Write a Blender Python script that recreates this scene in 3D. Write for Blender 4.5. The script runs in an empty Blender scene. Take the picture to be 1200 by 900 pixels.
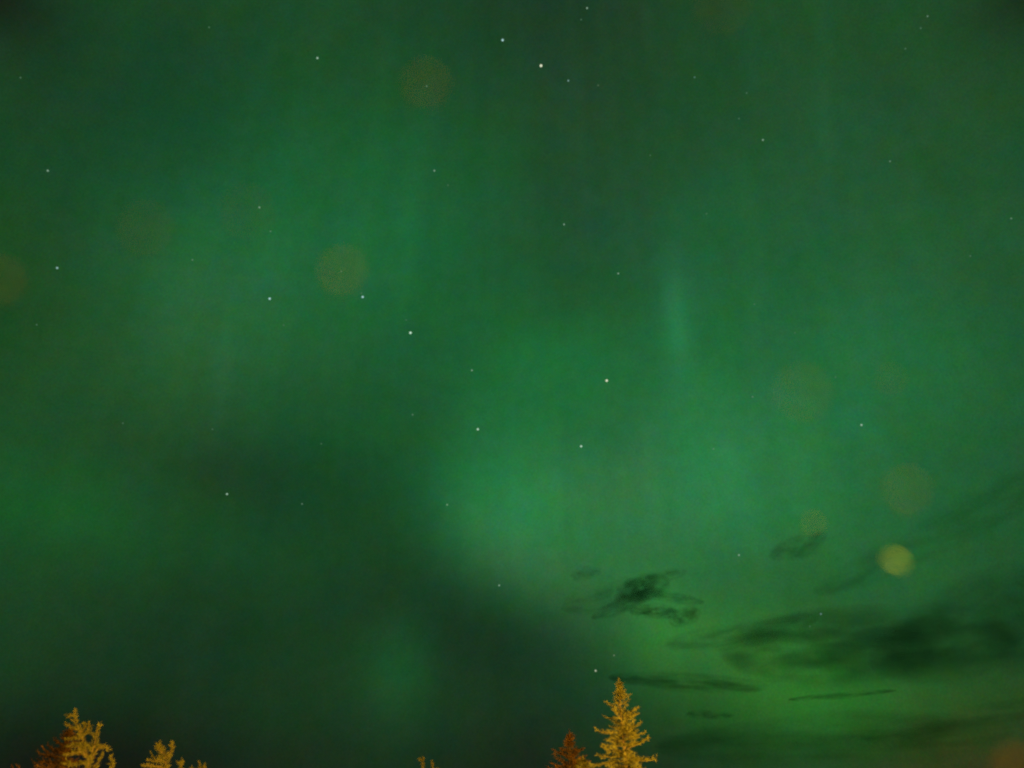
import bpy, bmesh, math, random
from mathutils import Vector, Matrix, Euler, noise

S = bpy.context.scene
COL = S.collection
RAD = math.radians
EYE = Vector((0, 0, 1.65))

# ------------------------------------------------------------------ camera
cd = bpy.data.cameras.new('camera')
cam = bpy.data.objects.new('camera', cd); COL.objects.link(cam)
cam.location = EYE
cam.rotation_euler = (RAD(90 + 36), 0, 0)          # looking north, tilted up at the sky
cd.sensor_width = 36; cd.lens = 36 * 882 / 1200
cd.clip_start = 0.01; cd.clip_end = 60000
cd.dof.use_dof = True; cd.dof.focus_distance = 9000; cd.dof.aperture_fstop = cd.lens / 12.4
S.camera = cam
# ------------------------------------------------------------------ night sky light, exposure
w = bpy.data.worlds.new('World'); S.world = w; w.use_nodes = True
wn = w.node_tree.nodes; wl = w.node_tree.links
bg = wn['Background']; st = wn.new('ShaderNodeTexSky'); st.sky_type = 'NISHITA'; st.sun_disc = False
st.sun_elevation = RAD(-5); wl.new(st.outputs[0], bg.inputs[0]); bg.inputs[1].default_value = 0.05
S.view_settings.view_transform = 'Standard'; S.view_settings.look = 'None'
S.view_settings.exposure = 0; S.view_settings.gamma = 1; S.view_settings.use_curve_mapping = False
S.render.engine = 'CYCLES'
S.cycles.use_adaptive_sampling = False
S.cycles.use_denoising = True; S.cycles.filter_width = 2.5
S.cycles.max_bounces = 6; S.cycles.transparent_max_bounces = 24; S.cycles.diffuse_bounces = 2
S.cycles.sample_clamp_direct = 0; S.cycles.sample_clamp_indirect = 2

# ------------------------------------------------------------------ helpers
def link(name, data, parent=None):
    o = bpy.data.objects.new(name, data); COL.objects.link(o)
    if parent: o.parent = parent
    return o
def mesh_from(name, verts, faces, mat, parent=None, smooth=False):
    me = bpy.data.meshes.new(name); me.from_pydata(verts, [], faces); me.update()
    if smooth: me.polygons.foreach_set('use_smooth', [True] * len(me.polygons))
    me.materials.append(mat)
    return link(name, me, parent)
def tag(o, label, cat, group=None):
    o['label'] = label; o['category'] = cat
    if group: o['group'] = group
def mat(name):
    m = bpy.data.materials.new(name); m.use_nodes = True
    return m, m.node_tree.nodes, m.node_tree.links
def plain(name, col, rough=.8, vary=.3, scale=6, metal=0, sheen=0):
    m, n, l = mat(name); b = n['Principled BSDF']
    tc = n.new('ShaderNodeTexCoord'); t = n.new('ShaderNodeTexNoise'); t.inputs['Scale'].default_value = scale
    t.inputs['Detail'].default_value = 4
    mx = n.new('ShaderNodeMix'); mx.data_type = 'RGBA'
    mx.inputs[6].default_value = (*[c * (1 - vary) for c in col], 1); mx.inputs[7].default_value = (*[min(1, c * (1 + vary)) for c in col], 1)
    l.new(tc.outputs['Object'], t.inputs['Vector']); l.new(t.outputs['Fac'], mx.inputs[0]); l.new(mx.outputs[2], b.inputs['Base Color'])
    b.inputs['Roughness'].default_value = rough; b.inputs['Metallic'].default_value = metal
    b.inputs['Specular IOR Level'].default_value = .15
    return m
def glow(name, col, strength):
    m, n, l = mat(name); n.remove(n['Principled BSDF'])
    e = n.new('ShaderNodeEmission'); e.inputs[0].default_value = (*col, 1); e.inputs[1].default_value = strength
    l.new(e.outputs[0], n['Material Output'].inputs[0]); m.cycles.emission_sampling = 'NONE'
    return m
def heading(az, el):
    a, e = RAD(az), RAD(el)
    return Vector((math.sin(a) * math.cos(e), math.cos(a) * math.cos(e), math.sin(e)))
def sphere_axes(az, el, roll):
    c = heading(az, el); a = RAD(az); r = RAD(roll)
    R = Vector((math.cos(a), -math.sin(a), 0)); U = R.cross(c)
    return c, math.cos(r) * R + math.sin(r) * U, -math.sin(r) * R + math.cos(r) * U

# ------------------------------------------------------------------ sky dome: airglow and aurora
SKY_BASE = (0.0129, 0.0643, 0.0187)
# azimuth, elevation, width, height, tilt (degrees), light of each patch or gap of the aurora, or darkened corner
AURORA = [
    (0.00, 26.98, 6.17, 5.52, -35, (0.0010, 0.1080, 0.0286)),
    (7.11, 26.17, 7.15, 5.20, -30, (0.0130, 0.0281, 0.0112)),
    (14.41, 28.12, 7.80, 7.15, 0, (0.0066, 0.0676, 0.0236)),
    (16.87, 33.53, 3.90, 7.80, 0, (0.0004, 0.0277, 0.0068)),
    (15.95, 39.11, 1.30, 3.57, 0, (0.0029, 0.0255, 0.0126)),
    (25.23, 30.20, 8.45, 8.45, 0, (0.0051, 0.0508, 0.0154)),
    (34.37, 32.16, 9.10, 10.39, 0, (0.0005, 0.0399, 0.0118)),
    (18.29, 14.74, 7.15, 3.90, -12, (0.0157, 0.0791, 0.0061)),
    (20.30, 13.50, 3.90, 2.27, -8, (0.0003, 0.0197, -0.0024)),
    (-28.59, 38.16, 7.15, 7.15, 0, (0.0064, 0.0355, 0.0127)),
    (-24.37, 46.11, 11.69, 9.10, 0, (0.0009, 0.0535, 0.0127)),
    (-36.67, 48.65, 10.39, 8.45, 0, (-0.0041, -0.0306, -0.0038)),
    (-34.16, 22.84, 7.80, 3.90, 0, (-0.0009, 0.0263, 0.0015)),
    (-8.46, 15.33, 2.60, 3.90, 5, (0.0007, 0.0271, 0.0048)),
    (-9.08, 45.29, 9.10, 10.39, 0, (-0.0010, 0.0272, 0.0095)),
    (10.43, 53.75, 5.85, 12.99, 0, (0.0022, -0.0066, 0.0027)),
    (33.85, 46.57, 9.10, 12.99, 0, (0.0020, 0.0093, 0.0052)),
    (41.33, 37.53, 7.80, 12.99, 0, (0.0021, 0.0035, 0.0021)),
    (-15.79, 27.97, 7.80, 5.85, 25, (-0.0044, 0.0037, -0.0004)),
    (-1.30, 17.79, 9.74, 5.85, -35, (-0.0022, -0.0231, -0.0045)),
    (-21.60, 16.62, 14.29, 5.85, 0, (-0.0034, -0.0231, -0.0048)),
    (-54.00, 49.75, 3.12, 3.12, 0, (-0.0031, -0.0397, -0.0089)),  # upper left corner darkening (vignette) put into the sky colour
    (54.00, 49.75, 3.12, 3.12, 0, (-0.0030, -0.0349, -0.0085)),  # the same vignette darkening for the upper right corner
    (0.00, 7.95, 19.49, 4.55, 0, (-0.0030, -0.0377, -0.0082)),
    (-28.62, 6.99, 12.99, 5.85, 0, (-0.0049, -0.0493, -0.0116)),
    (30.67, 7.73, 6.50, 5.20, 0, (0.0103, -0.0060, -0.0080)),
    (30.50, 18.64, 8.45, 4.55, -10, (0.0028, 0.0198, 0.0037)),
    (4.04, 36.58, 7.15, 5.20, 0, (-0.0002, 0.0638, 0.0122)),
    (-43.02, 34.99, 6.50, 10.39, 0, (-0.0007, -0.0039, -0.0044)),
    (2.55, 63.01, 9.10, 5.85, 0, (-0.0022, -0.0172, -0.0013)),
    (24.71, 8.16, 9.74, 3.90, 0, (0.0066, -0.0434, -0.0006)),
    (10.53, 19.86, 5.20, 3.25, -30, (0.0045, 0.0505, 0.0081)),
    (-26.58, 32.39, 3.25, 3.90, 0, (0.0020, 0.0002, -0.0007)),
    (-4.16, 23.79, 2.60, 3.57, 35, (0.0011, 0.0023, 0.0012)),
    (1.37, 22.60, 5.85, 2.60, -40, (0.0125, 0.0167, 0.0085)),
    (-5.24, 18.91, 7.80, 4.55, -35, (-0.0006, -0.0088, -0.0009)),
    (5.70, 15.98, 3.90, 3.90, -40, (-0.0013, -0.0021, 0.0022)),
    (20.24, 23.72, 7.80, 5.20, 0, (0.0048, 0.0390, 0.0084)),
    (-16.03, 36.85, 7.80, 5.20, 0, (0.0007, 0.0040, 0.0022)),
    (15.24, 10.69, 5.20, 2.60, 0, (0.0000, -0.0015, -0.0022)),
    (22.74, 10.23, 7.80, 3.25, 0, (-0.0032, 0.0565, 0.0003)),
    (19.38, 43.98, 7.80, 7.80, 0, (0.0002, 0.0300, 0.0103)),
    (-21.08, 27.24, 8.45, 3.25, 0, (0.0002, -0.0183, -0.0023)),
    (11.44, 16.89, 3.25, 2.92, -30, (0.0059, 0.0403, 0.0012)),
    (17.61, 14.25, 4.55, 1.95, 0, (0.0017, -0.0087, 0.0007)),
]
# the thin bright rays
AURORA += [
    (15.95, 39.11, 0.71, 3.38, -6, (0.003, 0.023, 0.009)),
    (16.16, 41.96, 1.17, 6.17, -6, (0.002, 0.011, 0.005)),
    (34.56, 49.40, 0.58, 7.80, -18, (0.0015, 0.007, 0.004)),
    (33.25, 40.55, 0.78, 7.15, -16, (0.001, 0.006, 0.003)),
    (-11.61, 49.42, 0.91, 7.80, 5, (0.0, 0.006, 0.002)),
    (11.97, 28.36, 0.78, 5.20, -4, (0.002, 0.009, 0.003)),
    (6.41, 26.21, 0.91, 5.85, -2, (0.001, 0.009, 0.003)),
    (-25.53, 33.88, 0.58, 3.90, 10, (0.002, 0.007, 0.004)),
    (23.53, 41.27, 0.78, 7.80, -12, (0.001, 0.007, 0.003)),
]
def sky_material():
    m, n, l = mat('aurora_sky'); n.remove(n['Principled BSDF'])
    tc = n.new('ShaderNodeTexCoord')
    nz = n.new('ShaderNodeVectorMath'); nz.operation = 'NORMALIZE'; l.new(tc.outputs['Object'], nz.inputs[0])
    # slow curling of the curtains
    wn_ = n.new('ShaderNodeTexNoise'); wn_.inputs['Scale'].default_value = 5; wn_.inputs['Detail'].default_value = 3
    l.new(nz.outputs[0], wn_.inputs['Vector'])
    sb = n.new('ShaderNodeVectorMath'); sb.operation = 'SUBTRACT'; sb.inputs[1].default_value = (.5, .5, .5)
    l.new(wn_.outputs['Color'], sb.inputs[0])
    ma = n.new('ShaderNodeVectorMath'); ma.operation = 'MULTIPLY_ADD'; ma.inputs[1].default_value = (.022, .022, .022)
    l.new(sb.outputs[0], ma.inputs[0]); l.new(nz.outputs[0], ma.inputs[2])
    acc = None
    for az, el, sx, sy, roll, col in AURORA:
        c, A, B = sphere_axes(az, el, roll)
        M = Matrix((A, B, A.cross(B))).transposed()
        mp = n.new('ShaderNodeMapping'); mp.vector_type = 'TEXTURE'
        mp.inputs['Location'].default_value = c; mp.inputs['Rotation'].default_value = M.to_euler('XYZ')
        mp.inputs['Scale'].default_value = (RAD(sx), RAD(sy), 1000)
        l.new(ma.outputs[0], mp.inputs['Vector'])
        dt = n.new('ShaderNodeVectorMath'); dt.operation = 'DOT_PRODUCT'
        l.new(mp.outputs[0], dt.inputs[0]); l.new(mp.outputs[0], dt.inputs[1])
        pw = n.new('ShaderNodeMath'); pw.operation = 'POWER'; pw.inputs[0].default_value = math.exp(-1)
        l.new(dt.outputs['Value'], pw.inputs[1])
        ad = n.new('ShaderNodeVectorMath'); ad.operation = 'MULTIPLY_ADD'
        l.new(pw.outputs[0], ad.inputs[0]); ad.inputs[1].default_value = col
        if acc is None: ad.inputs[2].default_value = SKY_BASE
        else: l.new(acc.outputs[0], ad.inputs[2])
        acc = ad
    # fine vertical rays: noise stretched along the elevation
    sp = n.new('ShaderNodeSeparateXYZ'); l.new(ma.outputs[0], sp.inputs[0])
    at = n.new('ShaderNodeMath'); at.operation = 'ARCTAN2'; l.new(sp.outputs[0], at.inputs[0]); l.new(sp.outputs[1], at.inputs[1])
    cb = n.new('ShaderNodeCombineXYZ'); l.new(at.outputs[0], cb.inputs[0]); l.new(sp.outputs[2], cb.inputs[1])
    rm = n.new('ShaderNodeVectorMath'); rm.operation = 'MULTIPLY'; rm.inputs[1].default_value = (16, 1.6, 1); l.new(cb.outputs[0], rm.inputs[0])
    rn = n.new('ShaderNodeTexNoise'); rn.inputs['Scale'].default_value = 1; rn.inputs['Detail'].default_value = 3; l.new(rm.outputs[0], rn.inputs['Vector'])
    rr = n.new('ShaderNodeMapRange'); rr.inputs[1].default_value = .25; rr.inputs[2].default_value = .75; rr.inputs[3].default_value = .94; rr.inputs[4].default_value = 1.06
    l.new(rn.outputs['Fac'], rr.inputs[0])
    s1 = n.new('ShaderNodeVectorMath'); s1.operation = 'SCALE'; l.new(acc.outputs[0], s1.inputs[0]); l.new(rr.outputs[0], s1.inputs['Scale'])
    # patchy airglow, then fine camera grain put into the sky colour, channels drifting separately
    prev = s1
    for sc, lo, hi, rlo, rhi in ((14, .95, 1.05, .90, 1.10), (60, .96, 1.04, .86, 1.14), (560, .86, 1.14, .76, 1.26)):
        t = n.new('ShaderNodeTexNoise'); t.inputs['Scale'].default_value = sc; t.inputs['Detail'].default_value = 2
        l.new(nz.outputs[0], t.inputs['Vector'])
        mr = n.new('ShaderNodeMapRange'); mr.data_type = 'FLOAT_VECTOR'
        mr.inputs[7].default_value = (.3, .3, .3); mr.inputs[8].default_value = (.7, .7, .7)
        mr.inputs[9].default_value = (rlo, lo, rlo); mr.inputs[10].default_value = (rhi, hi, rhi)
        l.new(t.outputs['Color'], mr.inputs[6])
        mu = n.new('ShaderNodeVectorMath'); mu.operation = 'MULTIPLY'; l.new(prev.outputs[0], mu.inputs[0]); l.new(mr.outputs[1], mu.inputs[1])
        prev = mu
    mx = n.new('ShaderNodeVectorMath'); mx.operation = 'MAXIMUM'; mx.inputs[1].default_value = (.002, .003, .002); l.new(prev.outputs[0], mx.inputs[0])
    e = n.new('ShaderNodeEmission'); l.new(mx.outputs[0], e.inputs[0])
    l.new(e.outputs[0], n['Material Output'].inputs[0]); m.cycles.emission_sampling = 'NONE'
    return m
bm = bmesh.new(); bmesh.ops.create_uvsphere(bm, u_segments=96, v_segments=48, radius=14000)
me = bpy.data.meshes.new('sky'); bm.to_mesh(me); bm.free(); me.materials.append(sky_material())
sky = link('sky', me); sky.location = EYE; sky['kind'] = 'structure'

# ------------------------------------------------------------------ ground
gm = plain('night_grass', (.05, .06, .025), 1, .5, 1.5)
vs, fs = [(0, 0, 0)], []
rings = [2, 5, 10, 20, 35, 60, 100, 200, 500, 1500, 5000, 14200]; NS = 48
for r in rings:
    for k in range(NS):
        a = 2 * math.pi * k / NS; x, y = r * math.cos(a), r * math.sin(a)
        h = 0 if r < 8 or r > 500 else .25 * (noise.noise((x * .05, y * .05, 0)))
        vs.append((x, y, h))
for k in range(NS): fs.append((0, 1 + k, 1 + (k + 1) % NS))
for i in range(len(rings) - 1):
    for k in range(NS):
        a, b = 1 + i * NS + k, 1 + i * NS + (k + 1) % NS; fs.append((a, a + NS, b + NS, b))
ground = mesh_from('ground', vs, fs, gm, smooth=True); ground['kind'] = 'structure'

# ------------------------------------------------------------------ stars
STARS = [
    (3.935, 58.864, 1.45, 0.84, 'y', 'brightest star high above the middle, slightly warm white'),
    (-1.322, 60.550, 1.25, 0.70, 'b', 'pale bluish star just up and left of the brightest star near the top'),
    (-24.997, 56.893, 1.05, 0.48, 'w', 'lone white star high on the left, nearly level with the pair near the top'),
    (10.955, 62.106, 0.95, 0.32, 'w', 'faint star almost at the top edge, right of the bright pair'),
    (9.932, 61.471, 0.75, 0.09, 'w', 'tiny dim star just under the faint one at the top edge'),
    (7.452, 57.733, 0.95, 0.32, 'b', 'faint star just right of and below the brightest high star'),
    (11.249, 57.140, 0.75, 0.09, 'y', 'tiny reddish star well right of the brightest high star'),
    (23.078, 55.996, 0.82, 0.16, 'b', 'faint blue star right of the top middle'),
    (28.189, 53.761, 0.75, 0.09, 'w', 'tiny star in the upper right, below and right of the faint blue star'),
    (26.619, 52.369, 0.75, 0.09, 'w', 'tiny star left of and above a brighter faint one in the upper right'),
    (28.325, 50.430, 0.95, 0.32, 'w', 'clearest of the faint stars in the upper right'),
    (16.244, 51.773, 0.75, 0.09, 'w', 'tiny star alone in the dark violet patch of the upper sky'),
    (38.339, 45.612, 0.82, 0.16, 'w', 'faint star alone in the upper right quarter'),
    (46.620, 52.305, 0.82, 0.16, 'w', 'highest of the three tiny stars near the upper right corner'),
    (45.638, 51.943, 0.75, 0.09, 'w', 'middle one of the three tiny stars near the upper right corner'),
    (43.691, 51.412, 0.75, 0.09, 'w', 'lowest of the three tiny stars near the upper right corner'),
    (-9.124, 51.470, 0.95, 0.32, 'w', 'white star below the faint brown disc near the top'),
    (-7.411, 50.562, 0.75, 0.09, 'w', 'tiny star just below and right of the white star under the brown disc'),
    (-43.834, 42.536, 0.95, 0.32, 'w', 'white star near the left edge, upper one of two'),
    (-48.897, 46.619, 0.75, 0.09, 'w', 'dim smudge of a star near the upper left corner'),
    (-26.570, 46.025, 0.95, 0.32, 'w', 'small star in the upper left glow, upper one of a close pair'),
    (-24.948, 44.669, 0.82, 0.16, 'w', 'small star in the upper left glow, lower one of a close pair'),
    (-30.808, 41.023, 0.82, 0.16, 'w', 'faint star up and left of the end star of the plough handle'),
    (-40.071, 37.199, 1.05, 0.48, 'b', 'white star near the left edge, lower and brighter one of two'),
    (-23.448, 40.021, 1.25, 0.70, 'b', 'end star of the plough handle, leftmost of the seven'),
    (-14.989, 41.610, 1.25, 0.70, 'b', 'middle star of the plough handle, at the rim of the brown disc'),
    (-15.170, 41.873, 0.75, 0.09, 'w', 'tiny companion star touching the middle star of the plough handle'),
    (-9.951, 39.465, 1.45, 0.84, 'w', 'brightest star of the plough, where the handle nears the bowl'),
    (-10.493, 40.383, 0.75, 0.09, 'w', 'tiny star just above the brightest star of the plough'),
    (-3.819, 36.978, 0.95, 0.32, 'w', 'faintest of the seven plough stars, where handle meets bowl'),
    (-3.075, 32.524, 1.25, 0.70, 'w', 'lower left star of the plough bowl'),
    (8.871, 35.932, 1.45, 0.84, 'y', 'upper right star of the plough bowl, faintly warm'),
    (6.112, 31.124, 1.25, 0.70, 'w', 'lower right star of the plough bowl'),
    (5.770, 47.826, 0.95, 0.32, 'w', 'small star above the middle of the sky, upper one of two'),
    (11.052, 43.817, 0.95, 0.32, 'w', 'small star above the middle of the sky, lower one of two'),
    (20.925, 46.800, 0.75, 0.09, 'w', 'tiny star above the pale vertical ray'),
    (23.327, 39.635, 0.75, 0.09, 'w', 'tiny star right of the pale vertical ray'),
    (21.325, 33.140, 0.82, 0.16, 'w', 'faint star in the glow down and right of the pale ray'),
    (28.901, 29.511, 1.05, 0.48, 'w', 'lone white star in the right hand glow'),
    (44.298, 38.878, 0.82, 0.16, 'w', 'faint star close to the right edge'),
    (40.652, 37.817, 0.75, 0.09, 'w', 'tiny star down and left of the faint one by the right edge'),
    (17.289, 29.917, 0.82, 0.16, 'w', 'faint star in the brightest glow right of the middle'),
    (17.742, 22.199, 0.95, 0.32, 'w', 'small star in clear sky left of the bright yellow disc'),
    (22.546, 17.650, 0.95, 0.32, 'b', 'small star at the upper rim of the large dark cloud'),
    (21.622, 16.950, 0.75, 0.09, 'w', 'tiny star at the tip of the large dark cloud'),
    (6.140, 15.063, 1.05, 0.48, 'y', 'pale star just left of the tip of the tall spruce'),
    (7.559, 16.040, 0.82, 0.16, 'y', 'faint warm star right above the tip of the tall spruce'),
    (-1.008, 21.017, 0.95, 0.32, 'w', 'small star under the lower edge of the bright green band'),
    (-5.449, 26.781, 0.95, 0.32, 'g', 'small greenish star at the left rim of the bright green band'),
    (-9.010, 33.335, 0.82, 0.16, 'w', 'faint star left of the lower left star of the plough bowl'),
    (-22.934, 25.784, 1.05, 0.48, 'w', 'brightest star low on the left, in the dark sky'),
    (-17.171, 25.908, 0.82, 0.16, 'w', 'faint star right of the bright one low on the left'),
    (-16.496, 30.400, 0.75, 0.09, 'w', 'tiny star above the faint star low on the left'),
    (-31.622, 28.956, 0.75, 0.09, 'w', 'tiny star in the lower left glow'),
    (-25.236, 30.012, 0.75, 0.09, 'w', 'tiny star above the bright one low on the left'),
    (-39.625, 33.344, 0.75, 0.09, 'w', 'tiny star by the left edge at mid height'),
    (-21.677, 38.412, 0.75, 0.09, 'w', 'tiny star below the end star of the plough handle'),
    (-11.127, 57.094, 0.82, 0.16, 'w', 'faint star shining through the brown disc near the top'),
    (-17.457, 43.162, 0.82, 0.16, 'y', 'faint star shining through the brown disc by the plough handle'),
    (-37.190, 55.565, 0.75, 0.09, 'w', 'tiny star high up towards the upper left corner'),
    (28.132, 33.145, 0.75, 0.09, 'w', 'tiny star above the lone white star on the right'),
    (26.046, 36.906, 0.75, 0.09, 'g', 'tiny star in the glow right of the middle, above the others there'),
]
STAR_DIST = 10000
bm = bmesh.new(); bmesh.ops.create_icosphere(bm, subdivisions=2, radius=1)
star_mats = {}
TINT = {'w': (.74, 1, .82), 'b': (.62, .92, 1), 'y': (1, .98, .74), 'g': (.6, 1, .6)}
for az, el, r, e, t, lab in STARS:
    key = (e, t)
    if key not in star_mats:
        sm_ = glow('starlight', [a * e + b for a, b in zip(TINT[t], (.012, .085, .03))], 1)   # star plus the airglow in front of it
        me = bpy.data.meshes.new('star'); bm.to_mesh(me); me.materials.append(sm_); star_mats[key] = me
    o = link('star', star_mats[key]); o.location = EYE + heading(az, el) * STAR_DIST
    o.scale = (r * 13.3 * .78,) * 3
    tag(o, lab, 'star', 'stars in the night sky')
bm.free()

# ------------------------------------------------------------------ clouds
CLOUDS = [
    (8.74, 19.48, 4.81, 0.91, 20, 4350, 0.55, 51, 'slanting thin wisp running below the thickest tattered wisp'),
    (12.20, 19.75, 3.90, 0.71, -12, 4350, 0.5, 52, 'thin wisp joining the thickest wisp to the round scrap at its right'),
    (11.23, 21.25, 4.55, 0.84, 8, 4400, 0.4, 53, 'faint thin wisp over the top of the thickest tattered wisp'),
    (10.08, 20.42, 4.16, 1.69, 14, 4200, 0.95, 3, 'small dark ragged cloud, thickest of the tattered wisps right of the middle'),
    (10.93, 18.89, 2.99, 0.97, -4, 4200, 0.85, 5, 'small dark scrap of cloud right under the thickest wisp'),
    (13.02, 18.41, 2.08, 1.17, 8, 4200, 0.68, 8, 'round dark scrap of cloud at the right end of the tattered wisps'),
    (7.42, 20.02, 5.85, 1.69, 14, 4300, 0.357, 11, 'thin pale wisp of cloud at the left end of the tattered wisps'),
    (5.82, 21.77, 2.21, 0.91, 10, 4300, 0.34, 12, 'faintest small scrap of cloud above the left end of the wisps'),
    (16.84, 16.97, 9.74, 1.56, 5, 4300, 0.425, 14, 'thin grey streak of cloud between the wisps and the large dark cloud'),
    (24.92, 15.37, 17.54, 4.29, -2, 4600, 0.85, 17, 'large dark cloud bank stretching towards the right edge'),
    (33.93, 15.52, 15.59, 5.46, 8, 4700, 0.78, 21, 'dark cloud cut by the right edge behind the large bank'),
    (12.63, 14.02, 8.45, 1.23, -7, 4800, 0.62, 23, 'long thin dark cloud just right of the spruce tip'),
    (22.26, 22.19, 3.64, 1.43, 12, 3800, 0.425, 26, 'small dark puff of cloud under the small faint disc'),
    (32.34, 21.58, 15.59, 2.34, 16, 3900, 0.255, 31, 'faint slanting streak of cloud above the bright yellow disc'),
    (22.53, 12.52, 5.20, 0.39, 0, 5000, 0.595, 33, 'hairline dark streak of cloud in the lowest green glow'),
    (13.84, 11.91, 3.25, 0.58, -5, 5000, 0.51, 35, 'tiny dark streak of cloud right of the tall spruce'),
    (21.66, 10.11, 19.49, 2.86, -2, 5200, 0.468, 41, 'low dim cloud bank near the bottom right, right of the tall spruce'),
    (29.73, 10.35, 12.99, 1.43, 3, 5200, 0.34, 44, 'thin dim cloud in the lower right above the orange disc'),
]
def cloud_material(dens, seed, size, kx, kz):
    m, n, l = mat('dark_cloud'); n.remove(n['Principled BSDF'])
    d = n.new('ShaderNodeBsdfDiffuse'); d.inputs[0].default_value = (.30, .36, .30, 1)
    tr = n.new('ShaderNodeBsdfTransparent'); mix = n.new('ShaderNodeMixShader')
    lw = n.new('ShaderNodeLayerWeight'); lw.inputs[0].default_value = .5
    inv = n.new('ShaderNodeMath'); inv.operation = 'SUBTRACT'; inv.inputs[0].default_value = 1; l.new(lw.outputs['Facing'], inv.inputs[1])
    p = n.new('ShaderNodeMath'); p.operation = 'POWER'; p.inputs[1].default_value = 2.0; l.new(inv.outputs[0], p.inputs[0])
    tc = n.new('ShaderNodeTexCoord'); mp = n.new('ShaderNodeMapping')
    mp.inputs['Location'].default_value = (seed, seed * 2, 0); mp.inputs['Scale'].default_value = (kx / size, .35 * kz / size, kz / size)
    l.new(tc.outputs['Object'], mp.inputs[0])
    t = n.new('ShaderNodeTexNoise'); t.inputs['Scale'].default_value = 1; t.inputs['Detail'].default_value = 2; t.inputs['Roughness'].default_value = .45
    t.inputs['Distortion'].default_value = .15
    l.new(mp.outputs[0], t.inputs['Vector'])
    mr = n.new('ShaderNodeMapRange'); mr.interpolation_type = 'SMOOTHSTEP'
    mr.inputs[1].default_value = .30; mr.inputs[2].default_value = .78; mr.inputs[3].default_value = .05; mr.inputs[4].default_value = 1
    l.new(t.outputs['Fac'], mr.inputs[0])
    a = n.new('ShaderNodeMath'); a.operation = 'MULTIPLY'; l.new(p.outputs[0], a.inputs[0]); l.new(mr.outputs[0], a.inputs[1])
    b = n.new('ShaderNodeMath'); b.operation = 'MULTIPLY'; b.inputs[1].default_value = -dens; l.new(a.outputs[0], b.inputs[0])
    ex = n.new('ShaderNodeMath'); ex.operation = 'EXPONENT'; l.new(b.outputs[0], ex.inputs[0])
    l.new(ex.outputs[0], mix.inputs[0]); l.new(d.outputs[0], mix.inputs[1]); l.new(tr.outputs[0], mix.inputs[2])
    l.new(mix.outputs[0], n['Material Output'].inputs[0])
    return m
for az, el, wd, ht, tilt, dist, dens, seed, lab in CLOUDS:
    a = math.tan(RAD(wd) / 2) * dist * 1.15; v = math.tan(RAD(ht) / 2) * dist * 1.2
    b = v * 1.25; c = v
    bm = bmesh.new(); bmesh.ops.create_icosphere(bm, subdivisions=5, radius=1)
    for vt in bm.verts:
        q = vt.co.copy()
        f = 1 + .22 * noise.noise(Vector((q.x * 1.6 + seed, q.y * .8, q.z * .5)))
        vt.co = Vector((q.x * a * f, q.y * b * f, q.z * c * f))
    me = bpy.data.meshes.new('cloud'); bm.to_mesh(me); bm.free()
    me.polygons.foreach_set('use_smooth', [True] * len(me.polygons)); me.materials.append(cloud_material(dens, seed, a, 2.4, min(14, 1.9 * a / c)))
    o = link('cloud', me); o.location = EYE + heading(az, el) * dist
    o.rotation_euler = Euler((0, RAD(-tilt), RAD(-az)), 'XYZ')
    tag(o, lab, 'cloud', 'dark clouds low on the right')

# ------------------------------------------------------------------ sodium street lamps (just out of the picture)
pole_m = plain('lamp_metal', (.25, .26, .26), .5, .1, 3, .6)
bulb_m, n_, l_ = mat('sodium_bulb'); b_ = n_['Principled BSDF']; b_.inputs['Base Color'].default_value = (.9, .6, .2, 1)
b_.inputs['Emission Color'].default_value = (1, .47, .06, 1); b_.inputs['Emission Strength'].default_value = 12; bulb_m.cycles.emission_sampling = 'NONE'
def ring_tube(pts, rads, seg=10):
    vs, fs = [], []
    for i, (p, r) in enumerate(zip(pts, rads)):
        p = Vector(p); d = (Vector(pts[min(i + 1, len(pts) - 1)]) - Vector(pts[max(i - 1, 0)])).normalized()
        s = d.orthogonal().normalized() if abs(d.z) > .99 else d.cross(Vector((0, 0, 1))).normalized(); u = s.cross(d)
        for k in range(seg):
            t = 2 * math.pi * k / seg; vs.append(p + (s * math.cos(t) + u * math.sin(t)) * r)
        if i:
            for k in range(seg):
                a, b = (i - 1) * seg + k, (i - 1) * seg + (k + 1) % seg; fs.append((a, b, b + seg, a + seg))
    fs.append(tuple(range(seg - 1, -1, -1))); fs.append(tuple(range((len(pts) - 1) * seg, len(pts) * seg)))
    return vs, fs
def lamp(x, y, h, power, lab):
    root = link('street_lamp', None); root.location = (x, y, 0); tag(root, lab, 'street lamp', 'sodium street lamps')
    mesh_from('post', *ring_tube([(0, 0, -.3), (0, 0, .5), (0, 0, .52), (0, 0, h)], [.10, .10, .06, .045]), pole_m, root, True)
    mesh_from('lamp_head', *ring_tube([(0, 0, h + .34), (0, 0, h + .36), (0, 0, h + .48)], [.26, .24, .06], 20), pole_m, root)
    mesh_from('lamp_globe', *ring_tube([(0, 0, h - .02), (0, 0, h + .04), (0, 0, h + .18), (0, 0, h + .32)], [.06, .14, .19, .17], 20), bulb_m, root, True)
    ld = bpy.data.lights.new('sodium_light', 'POINT'); ld.energy = power; ld.color = (1, .56, .05); ld.shadow_soft_size = .25
    lo = link('sodium_light', ld, root); lo.location = (0, 0, h + .85)
    return root
lamp(9.5, 27, 4.6, 28000, 'sodium street lamp below the frame in front of the tall spruce')
lamp(-9, 23, 4.2, 24000, 'sodium street lamp below the frame in front of the left trees')
lamp(2.5, -9, 6.5, 15000, 'sodium street lamp behind the camera')

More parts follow.
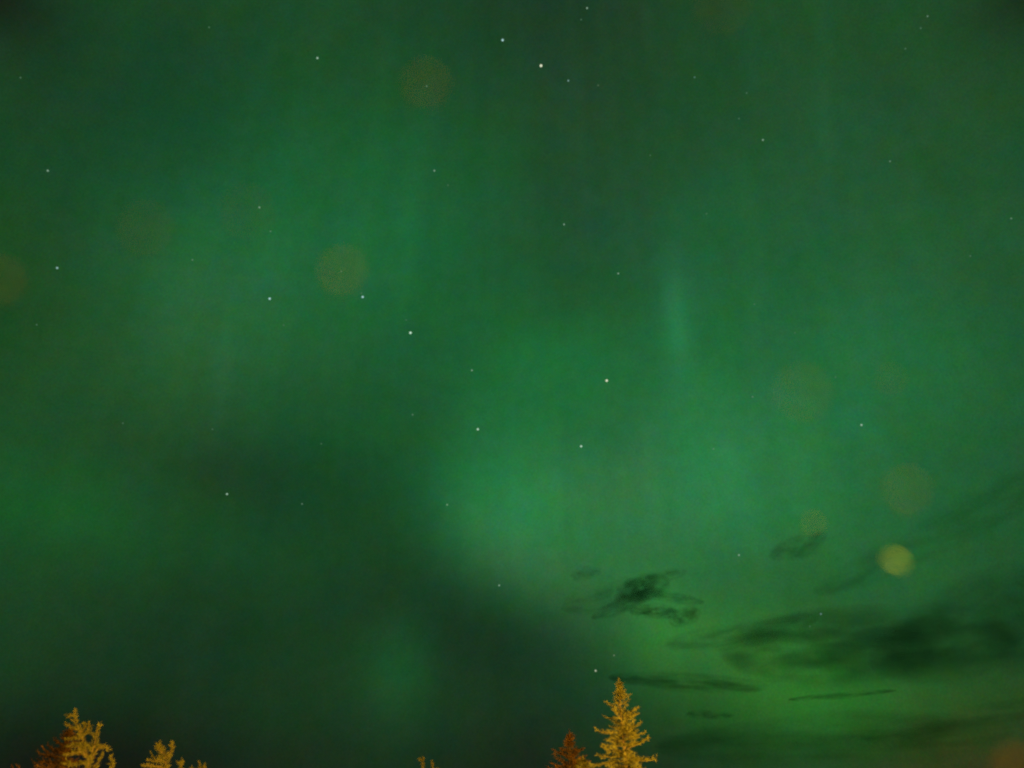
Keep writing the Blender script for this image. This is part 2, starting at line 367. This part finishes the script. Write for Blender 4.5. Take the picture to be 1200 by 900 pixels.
# ------------------------------------------------------------------ trees
bark = plain('bark', (.16, .11, .07), .95, .35, 5)
def foliage(name, col, vary=.25):
    m, n, l = mat(name); b = n['Principled BSDF']
    tc = n.new('ShaderNodeTexCoord'); t = n.new('ShaderNodeTexNoise'); t.inputs['Scale'].default_value = 2.2; t.inputs['Detail'].default_value = 5
    l.new(tc.outputs['Object'], t.inputs['Vector'])
    r = n.new('ShaderNodeValToRGB'); r.color_ramp.elements[0].position = .35; r.color_ramp.elements[1].position = .65
    r.color_ramp.elements[0].color = (*[c * (1 - vary) for c in col], 1); r.color_ramp.elements[1].color = (*[c * (1 + vary) for c in col], 1)
    l.new(t.outputs['Fac'], r.inputs[0]); l.new(r.outputs[0], b.inputs['Base Color'])
    b.inputs['Roughness'].default_value = .9; b.inputs['Specular IOR Level'].default_value = .1
    return m
gold = foliage('golden_needles', (.115, .105, .03))
rust = foliage('rusty_needles', (.18, .082, .018))
class Leaves:
    def __init__(s, rnd): s.v = []; s.f = []; s.r = rnd
    def spray(s, p, d, ln, wd):
        r = s.r; d = d.normalized(); side = d.cross(Vector((r.gauss(0, 1), r.gauss(0, 1), r.gauss(0, 1))))
        if side.length < 1e-4: return
        side.normalize(); i = len(s.v)
        s.v += [p - side * wd * .4, p + side * wd * .4, p + d * ln * .6 + side * wd * .5, p + d * ln, p + d * ln * .6 - side * wd * .5]
        s.f.append((i, i + 1, i + 2, i + 3, i + 4))
def add(V, Fc, t):
    k = len(V); V += [Vector(x) for x in t[0]]; Fc += [tuple(j + k for j in f) for f in t[1]]
def bough(L, V, Fc, base, dirv, ln, r, dens, droop, tip_up):
    """one spruce bough: a bent limb, side twigs and needle sprays"""
    n = max(3, int(ln / .14)); pts = [base.copy()]; d = dirv.normalized()
    for i in range(n):
        t = i / n
        d = (d + Vector((r.gauss(0, .05), r.gauss(0, .05), -droop * (1 - t) + tip_up * t))).normalized()
        pts.append(pts[-1] + d * ln / n)
    add(V, Fc, ring_tube(pts, [max(.004, .018 * ln * (1 - i / (len(pts) - .5)) + .004) for i in range(len(pts))], 4))
    for i in range(1, len(pts)):
        t = i / n; seg = (pts[i] - pts[i - 1])
        for s in (-1, 1):
            if r.random() > dens * 1.3: continue
            sd = (seg.normalized() + s * seg.cross(Vector((0, 0, 1))).normalized() * r.uniform(.5, 1.1) + Vector((0, 0, r.uniform(-.25, .35)))).normalized()
            tl = min(.55, .16 + .30 * ln * (1.05 - t)) * r.uniform(.5, 1.15)
            k = max(2, int(tl / .055))
            for q in range(k):
                pp = pts[i] + sd * tl * q / k
                L.spray(pp, sd + Vector((r.gauss(0, .45), r.gauss(0, .45), r.gauss(.05, .4))), r.uniform(.09, .19), r.uniform(.028, .05))
        for q in range(int(4 * dens) + 1):
            L.spray(pts[i - 1].lerp(pts[i], r.random()), seg.normalized() + Vector((r.gauss(0, .6), r.gauss(0, .6), r.gauss(.1, .5))), r.uniform(.07, .15), r.uniform(.02, .04))
def whorls(L, V, Fc, top, H, bare, grow, power, maxr, r, dens, t0=.34):
    z = t0
    while z < H - bare:
        n = 3 if z < .5 else (4 if z < 1.5 else 6)
        ph = r.random() * 6.3
        for k in range(n):
            a = ph + 6.283 * k / n + r.gauss(0, .25)
            ln = min(maxr, grow * z ** power) * min(1, .45 + .4 * z) * r.choice((.4, .6, .8, .95, 1.2))
            up = max(.05, .85 - z * .2) + r.gauss(0, .22)
            bough(L, V, Fc, Vector((top.x, top.y, H - z)), Vector((math.cos(a), math.sin(a), up)), ln, r, dens, .10 if z > 1 else 0, .16)
        z += (.12 if z < 1 else .2 if z < 5.5 else .42) * r.uniform(.75, 1.25)
def finish(kind, x, y, L, V, Fc, leaf_mat, lab, rz=0):
    root = link(kind, None); root.location = (x, y, 0); root.rotation_euler.z = rz; tag(root, lab, 'tree', 'conifers lit by street lamps')
    mesh_from('trunk', V, Fc, bark, root, True); mesh_from('crown', L.v, L.f, leaf_mat, root)
    return root
def spruce(x, y, H, grow, power, maxr, seed, leaf_mat, lab, dens=.95):
    r = random.Random(seed); L = Leaves(r); V, Fc = [], []
    k = 14; pts = [Vector((.04 * math.sin(i * .9), .03 * math.cos(i * 1.3), H * i / k - .2 * (i == 0))) for i in range(k + 1)]
    pts[-1] = Vector((0, 0, H))
    add(V, Fc, ring_tube(pts, [.012 + .016 * H * (1 - i / k) ** .9 for i in range(k + 1)], 8))
    for q in range(90):      # the leader's own needles
        z = H - .55 * r.random(); L.spray(Vector((0, 0, z)), Vector((r.gauss(0, .35), r.gauss(0, .35), .9)), .08, .025)
    whorls(L, V, Fc, Vector((0, 0, H)), H, 1.6, grow, power, maxr, r, dens)
    return finish('spruce_tree', x, y, L, V, Fc, leaf_mat, lab)
def open_tree(pos, limbs, seed, lab, crown_top, maxr, kind='larch_tree'):
    """a ragged conifer: crooked leaders and limbs in clumps of needles over a fuller lower crown"""
    r = random.Random(seed); L = Leaves(r); V, Fc = [], []
    for i, (rad, pts) in enumerate(limbs):
        y0 = 0 if i == 0 else r.uniform(-.5, .5); P = []
        for j, (px, pz) in enumerate(pts): P.append(Vector((px, y0 * (1 - j / max(1, len(pts) - 1)), pz)))
        fine = []
        for a, b in zip(P, P[1:]):
            k = max(1, int((b - a).length / .05)); fine += [a.lerp(b, q / k) for q in range(k)]
        fine.append(P[-1])
        fine = [p + Vector((noise.noise(p * 3), noise.noise(p * 3 + Vector((5, 0, 0))), 0)) * .05 for p in fine]
        m = len(fine); add(V, Fc, ring_tube(fine, [.012 + .03 * q / m for q in range(m)], 5))
        for q, p in enumerate(fine):
            d = (fine[max(0, q - 1)] - fine[min(m - 1, q + 1)]).normalized()
            rr = rad * (.55 + .45 * min(1, q / 5)) * (.75 + .5 * noise.noise(p * 4 + Vector((seed, 0, 0))) + .2)
            for _ in range(7):
                off = Vector((r.gauss(0, 1), r.gauss(0, 1), r.gauss(0, 1))).normalized()
                L.spray(p + off * rr * .35, off + d * .9, rr * r.uniform(.5, 1.0) + .03, r.uniform(.022, .04))
        for q in range(2, m, 3):
            if r.random() < .38:
                a = r.random() * 6.283
                bough(L, V, Fc, fine[q], Vector((math.cos(a), math.sin(a), r.uniform(-.1, .9))), r.uniform(.15, .42) * min(1, .4 + q / 12), r, .8, 0, .2)
    bx, bz = limbs[0][1][-1]
    k = 10; add(V, Fc, ring_tube([Vector((bx * (1 - 0 * q), 0, bz * (1 - q / k) - .2 * (q == k))) for q in range(k + 1)], [.045 + .014 * q for q in range(k + 1)], 8))
    z = bz + crown_top; zz = 0
    while z - zz > 1.4:
        ph = r.random() * 6.3
        for c in range(6):
            a = ph + 6.283 * c / 6 + r.gauss(0, .3); ln = min(maxr, .5 + .5 * zz) * r.uniform(.6, 1.15)
            bough(L, V, Fc, Vector((bx, 0, z - zz)), Vector((math.cos(a), math.sin(a), .35)), ln, r, .8, .1, .18)
        zz += .36 * r.uniform(.8, 1.2)
    return finish(kind, pos[0], pos[1], L, V, Fc, gold, lab, -math.atan2(pos[0], pos[1]))
def stand(az, dist): return dist * math.sin(RAD(az)), dist * math.cos(RAD(az))
LIMBS = {
    'forked': ((-19.41, 37.24), [
        (0.12, [(-0.82, 9.88), (-0.69, 9.52), (-0.48, 9.18), (-0.18, 8.78), (0.04, 8.4), (0.31, 7.97), (0.55, 7.4), (0.84, 6.57)]),
        (0.07, [(-0.3, 9.41), (-0.19, 9.28), (-0.27, 9.05), (-0.39, 9.01)]),
        (0.08, [(-0.1, 9.43), (-0.02, 9.3), (-0.02, 9.08), (-0.14, 8.89), (-0.16, 8.71)]),
        (0.15, [(0.35, 9.26), (0.39, 8.9), (0.39, 8.54), (0.41, 8.11), (0.46, 7.7)]),
        (0.14, [(1.09, 8.35), (0.79, 8.5), (0.58, 8.38), (0.46, 8.05)]),
        (0.13, [(1.24, 8.18), (1.4, 7.88), (1.35, 7.56), (1.07, 7.19), (0.75, 6.97)]),
        (0.12, [(0.89, 8.3), (0.83, 8.01), (0.66, 7.61)]),
        (0.11, [(-0.63, 8.31), (-0.42, 8.4), (-0.11, 8.32), (0.22, 8.03)]),
        (0.12, [(-0.63, 7.96), (-0.31, 8.06), (0.03, 8.19), (0.24, 7.96)]),
        (0.1, [(-0.65, 7.72), (-0.25, 7.65), (0.19, 7.78), (0.47, 7.56)]),
        (0.09, [(-0.79, 8.72), (-0.53, 8.78), (-0.23, 8.7)]),
        (0.08, [(-1.04, 9.38), (-0.78, 9.22), (-0.48, 9.07)]),
    ]),
    'prong': ((-16.65, 39.65), [
        (0.24, [(-0.45, 8.88), (-0.26, 8.74), (-0.05, 8.5), (0.14, 8.21), (0.3, 7.74), (0.6, 6.68)]),
        (0.15, [(0.16, 9.11), (0.29, 8.86), (0.24, 8.59), (0.14, 8.36)]),
        (0.16, [(-0.33, 9.0), (-0.42, 8.77), (-0.14, 8.56)]),
        (0.09, [(-0.71, 8.27), (-0.43, 8.21), (-0.13, 8.23), (0.15, 8.17)]),
        (0.13, [(-0.88, 7.93), (-0.51, 7.95), (-0.13, 7.94), (0.27, 7.85)]),
        (0.17, [(0.81, 8.33), (0.89, 8.0), (0.74, 7.66), (0.45, 7.28)]),
    ]),
    'twin': ((-16.04, 43.11), [
        (0.11, [(-0.2, 8.76), (-0.05, 8.45), (0.26, 7.49)]),
        (0.1, [(0.12, 8.66), (0.15, 8.34), (0.2, 7.76)]),
    ]),
    'tips': ((-4.82, 47.76), [
        (0.12, [(-0.29, 9.72), (-0.29, 9.36), (-0.24, 8.92), (0.01, 8.1)]),
        (0.11, [(0.23, 9.55), (0.28, 9.19), (0.26, 8.75), (-0.01, 8.32)]),
    ]),
}
SPRUCE = [
    (5.41, 39.63, 12.00, 0.44, 0.92, 2, 4, 'gold', 'tallest golden spruce with a pointed tip, right of the middle'),
    (3.32, 46.88, 11.00, 0.6, 0.85, 1.5, 6, 'rust', 'small rust coloured spruce at the left foot of the tall golden one'),
    (3.58, 41.85, 8.80, 0.75, 0.8, 1.5, 8, 'gold', 'low greenish gold treetop between the rust spruce and the tall one'),
    (-26.76, 49.19, 11.75, 0.85, 0.8, 2.9, 10, 'rust', 'dark rust spruce behind the far left golden tree, sloping down to its left'),
]
for (x, y, H, gr, po, mr, sd, kind, lab) in SPRUCE:
    spruce(x, y, H, gr, po, mr, sd, gold if kind == 'gold' else rust, lab)
open_tree(*LIMBS['forked'], 5, 'tall golden conifer at far left with two crooked tops and gaps in its crown', -.3, 1.9)
open_tree(*LIMBS['prong'], 9, 'golden conifer with a thick forked tip, right of the far left tree', -.3, 1.6)
open_tree(*LIMBS['twin'], 13, 'small twin tipped treetop just right of the golden fork', -.3, 1.3)
open_tree(*LIMBS['tips'], 17, 'two tiny golden tips of a treetop at the bottom edge near the middle', -.3, 1.4)

# ------------------------------------------------------------------ snow flakes drifting close to the lens, out of focus
FLAKES = [
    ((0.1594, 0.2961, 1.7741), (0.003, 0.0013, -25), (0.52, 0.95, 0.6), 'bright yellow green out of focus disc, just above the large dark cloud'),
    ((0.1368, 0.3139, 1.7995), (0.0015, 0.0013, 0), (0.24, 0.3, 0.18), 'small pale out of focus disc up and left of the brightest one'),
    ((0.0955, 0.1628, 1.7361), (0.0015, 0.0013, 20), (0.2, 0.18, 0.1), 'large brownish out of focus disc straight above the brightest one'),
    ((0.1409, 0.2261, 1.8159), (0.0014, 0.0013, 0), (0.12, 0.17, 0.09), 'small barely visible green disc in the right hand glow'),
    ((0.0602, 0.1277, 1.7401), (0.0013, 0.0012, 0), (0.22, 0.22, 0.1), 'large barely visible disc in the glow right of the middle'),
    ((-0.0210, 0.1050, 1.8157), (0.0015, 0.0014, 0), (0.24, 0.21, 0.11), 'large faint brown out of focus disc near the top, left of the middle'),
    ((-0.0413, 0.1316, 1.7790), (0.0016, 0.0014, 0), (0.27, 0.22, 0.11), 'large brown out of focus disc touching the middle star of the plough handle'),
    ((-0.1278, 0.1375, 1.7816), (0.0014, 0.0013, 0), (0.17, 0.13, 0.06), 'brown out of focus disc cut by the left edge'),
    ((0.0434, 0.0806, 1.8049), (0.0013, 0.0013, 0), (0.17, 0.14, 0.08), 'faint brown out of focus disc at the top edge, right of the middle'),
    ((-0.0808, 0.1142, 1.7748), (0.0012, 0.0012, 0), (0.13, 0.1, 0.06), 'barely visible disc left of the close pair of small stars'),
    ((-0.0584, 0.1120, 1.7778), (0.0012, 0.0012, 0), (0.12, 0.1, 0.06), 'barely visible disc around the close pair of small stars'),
    ((0.1257, 0.2092, 1.6828), (0.0026, 0.0024, 10), (0.12, 0.065, 0.025), 'orange out of focus disc in the bottom right corner'),  # flake added to make the warm glow in this corner
]
for i, (pos, (ra, rb, tl), col, lab) in enumerate(FLAKES):
    bm = bmesh.new(); bmesh.ops.create_icosphere(bm, subdivisions=3, radius=1)
    for v in bm.verts:
        q = v.co.copy(); f = 1 + .14 * noise.fractal(q * 2.5 + Vector((i * 3.1, 0, 0)), .9, 2, 3)
        v.co = Vector((q.x * ra * f, q.y * rb * f, q.z * rb * f))
    me = bpy.data.meshes.new('snowflake'); bm.to_mesh(me); bm.free()
    me.polygons.foreach_set('use_smooth', [True] * len(me.polygons))
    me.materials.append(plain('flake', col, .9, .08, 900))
    o = link('snowflake', me); o.location = pos
    d = (Vector(pos) - EYE); az = math.atan2(d.x, d.y)
    o.rotation_euler = Euler((RAD(36), RAD(-tl), 0), 'XYZ')
    tag(o, lab, 'snowflake', 'snowflakes adrift near the lens')
